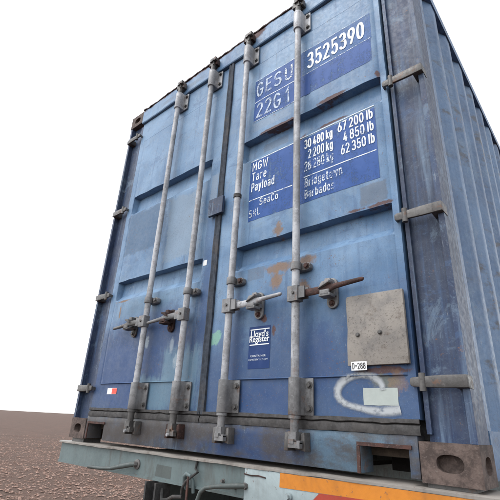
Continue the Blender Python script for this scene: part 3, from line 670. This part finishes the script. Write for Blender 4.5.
BEAM = tpart('rear_beam', lambda bm: (box(bm, -.05, W+.05, YF+.016, YF+.028, ZT-.116, ZT-.011), box(bm, -.05, W+.05, YF+.010, YF+.16, ZT-.124, ZT-.113)), 'teal', .003)
tpart('beam_back', lambda bm: box(bm, -.05, W+.05, .14, .158, ZT-.122, ZT-.008), 'teal')
PL = tpart('bumper_plate', lambda bm: (prism(bm, [(1.548, ZT-.150), (W+.05, ZT-.150), (W+.05, ZT-.0115), (1.548, ZT-.0115)], YF+.003, YF+.015)), 'palet', .003, label='pale plate with amber and red reflective tape')
yt = YF+.0015
bm = bmesh.new(); bm.faces.new([bm.verts.new(p) for p in ((1.729, yt, ZT-.062), (W+.03, yt, ZT-.052), (W+.03, yt, ZT-.0125), (1.731, yt, ZT-.0125))]); mesh_obj('amber_tape', bm, 'yel', PL)
xr = 1.895
while xr < W-.05:
    bm = bmesh.new(); bm.faces.new([bm.verts.new(p) for p in ((xr-.06, yt, ZT-.125), (xr+.25, yt, ZT-.125), (xr+.31, yt, ZT-.0550), (xr+.010, yt, ZT-.0605))]); mesh_obj('red_tape', bm, 'red', PL); xr += .60
bm = bmesh.new(); tube(bm, [(1.548, YF+.002, ZT-.034), (1.585, YF+.001, ZT-.037), (1.625, YF+.002, ZT-.034), (1.66, YF+.002, ZT-.038)], .0028, 6); mesh_obj('weld_crack', bm, 'rustd', PL)
def plate_bolt(bm): tube(bm, [(1.775, YF+.001, ZT-.088), (1.775, YF-.008, ZT-.088)], .014, 16); tube(bm, [(1.775, YF-.008, ZT-.088), (1.775, YF-.020, ZT-.088)], .010, 6)
tpart('plate_bolt', plate_bolt, 'palet', 0, PL)
bm = bmesh.new(); bm.faces.new([bm.verts.new((x, YF+.0155, z)) for x, z in ((.95, ZT-.104), (1.07, ZT-.106), (1.07, ZT-.054), (.955, ZT-.052))]); mesh_obj('touch_up', bm, 'tealpatch', BEAM)
# two hooked stay rods ending in flanged fittings on the beam
def rod(name, pts, r, fx, fz):
    def f(bm):
        tube(bm, pts, r, 12)
    o = tpart(name, f, 'tealpatch', 0)
    y = YF+.016
    def g(bm): tube(bm, [(fx, y, fz), (fx, y-.006, fz), (fx, y-.008, fz)], [.024, .024, .018], 20); tube(bm, [(fx, y-.008, fz), (fx-.004, y-.022, fz)], .013, 6)
    tpart('flange_fitting', g, 'grime', 0, o); return o
y = YF+.016
rod('stay_rod', [(.795, y-.012, ZT-.066), (.775, y-.026, ZT-.068), (.72, y-.04, ZT-.080), (.62, y-.045, ZT-.100), (.52, y-.046, ZT-.108), (.40, y-.046, ZT-.112)], [.010, .013, .0125, .009, .009, .009], .795, ZT-.066)
rod('stay_rod', [(1.560, y-.012, ZT-.078), (1.535, y-.028, ZT-.079), (1.49, y-.040, ZT-.084), (1.42, y-.045, ZT-.093), (1.36, y-.046, ZT-.105), (1.33, y-.046, ZT-.125), (1.31, y-.046, ZT-.17)], [.010, .012, .012, .009, .009, .009, .009], 1.560, ZT-.078)
tpart('tie_hook', lambda bm: tube(bm, [(1.195, y-.004, ZT-.130), (1.198, y-.022, ZT-.105), (1.205, y-.032, ZT-.078), (1.222, y-.036, ZT-.066), (1.240, y-.032, ZT-.072), (1.248, y-.020, ZT-.09), (1.250, y-.012, ZT-.14)], [.009, .010, .010, .010, .009, .008, .008], 12), 'teal', 0)
tpart('pull_cord', lambda bm: tube(bm, [(1.252, y-.006, ZT-.014), (1.250, y-.010, ZT-.045), (1.275, y-.018, ZT-.055), (1.255, y-.030, ZT-.072), (1.225, y-.040, ZT-.095), (1.205, y-.042, ZT-.125), (1.19, y-.03, ZT-.16)], .0055, 8), 'rubber', 0)
tpart('hanging_strap', lambda bm: box(bm, 1.232, 1.242, y-.042, y-.036, ZT-.33, ZT-.075), 'rust', .001)
for bx in (1.42, 1.49): tpart('stud', lambda bm: hexbolt(bm, bx, y, ZT-.075+.2*(1.42-bx), .006, .012), 'grime', 0)
# support leg under the beam, frame rails, cross members, wheels further forward
def leg(bm): box(bm, .945, .957, -.07, .02, ZT-.55, ZT-.1245); box(bm, 1.020, 1.032, -.07, .02, ZT-.55, ZT-.1245); box(bm, .95, 1.03, .0, .012, ZT-.55, ZT-.125)
tpart('support_leg', leg, 'frame')
tpart('air_hose', lambda bm: tube(bm, [(1.03, -.03, ZT-.15), (1.06, -.05, ZT-.19), (1.10, -.05, ZT-.185), (1.15, -.06, ZT-.165), (1.2, -.05, ZT-.16)], .008, 8), 'rubber', 0)
for x in (.72, 1.72):
    tpart('frame_rail', lambda bm: (box(bm, x-.07, x+.07, .17, 6.1, ZT-.02, ZT-.004), box(bm, x-.006, x+.006, .17, 6.1, ZT-.34, ZT-.02), box(bm, x-.07, x+.07, .17, 6.1, ZT-.356, ZT-.34)), 'teal')
for yy in (3.0, 5.9): tpart('cross_member', lambda bm: box(bm, -.05, W+.05, yy, yy+.12, ZT-.13, ZT-.004), 'teal')
for x in (.09, W-.09):
    for yy in (.07, LEN-.08): tpart('twist_lock', lambda bm: (box(bm, x-.07, x+.07, yy-.06, yy+.06, ZT-.004 if yy < 1 else ZT-.1, ZB), ), 'grime', .002)
for yy in (2.4, 3.75):
    tpart('axle', lambda bm: tube(bm, [(.45, yy, .5), (1.98, yy, .5)], .065, 16), 'frame', 0)
    for x in (.02, .36, 1.80, 2.14):
        def tyre(bm):
            pr = [(0, .30), (.03, .40), (.0, .47), (.035, .50), (.225, .50), (.26, .47), (.23, .40), (.26, .30)]; n = 40; rg = []
            for k in range(n): a = 2*math.pi*k/n; rg.append([bm.verts.new((x+px, yy+r*math.cos(a), .50+r*math.sin(a))) for px, r in pr])
            for k in range(n):
                p, q = rg[k], rg[(k+1) % n]
                for j in range(len(pr)-1): bm.faces.new((p[j], p[j+1], q[j+1], q[j]))
            bmesh.ops.recalc_face_normals(bm, faces=bm.faces[:])
        wo_ = tpart('wheel', lambda bm: (tube(bm, [(x+.06, yy, .5), (x+.20, yy, .5)], .295, 28), tube(bm, [(x+.02, yy, .5), (x+.24, yy, .5)], .11, 20)), 'frame', 0); tpart('tyre', tyre, 'rubber', 0, wo_)
    for x in (.72, 1.72): tpart('axle_hanger', lambda bm: box(bm, x-.05, x+.05, yy-.09, yy+.09, .52, ZT-.35), 'frame')
for x in (.9, 1.5): tpart('landing_leg', lambda bm: (box(bm, x-.06, x+.06, 5.4, 5.52, .03, ZT-.02), box(bm, x-.14, x+.14, 5.33, 5.59, -.02, .03)), 'frame')
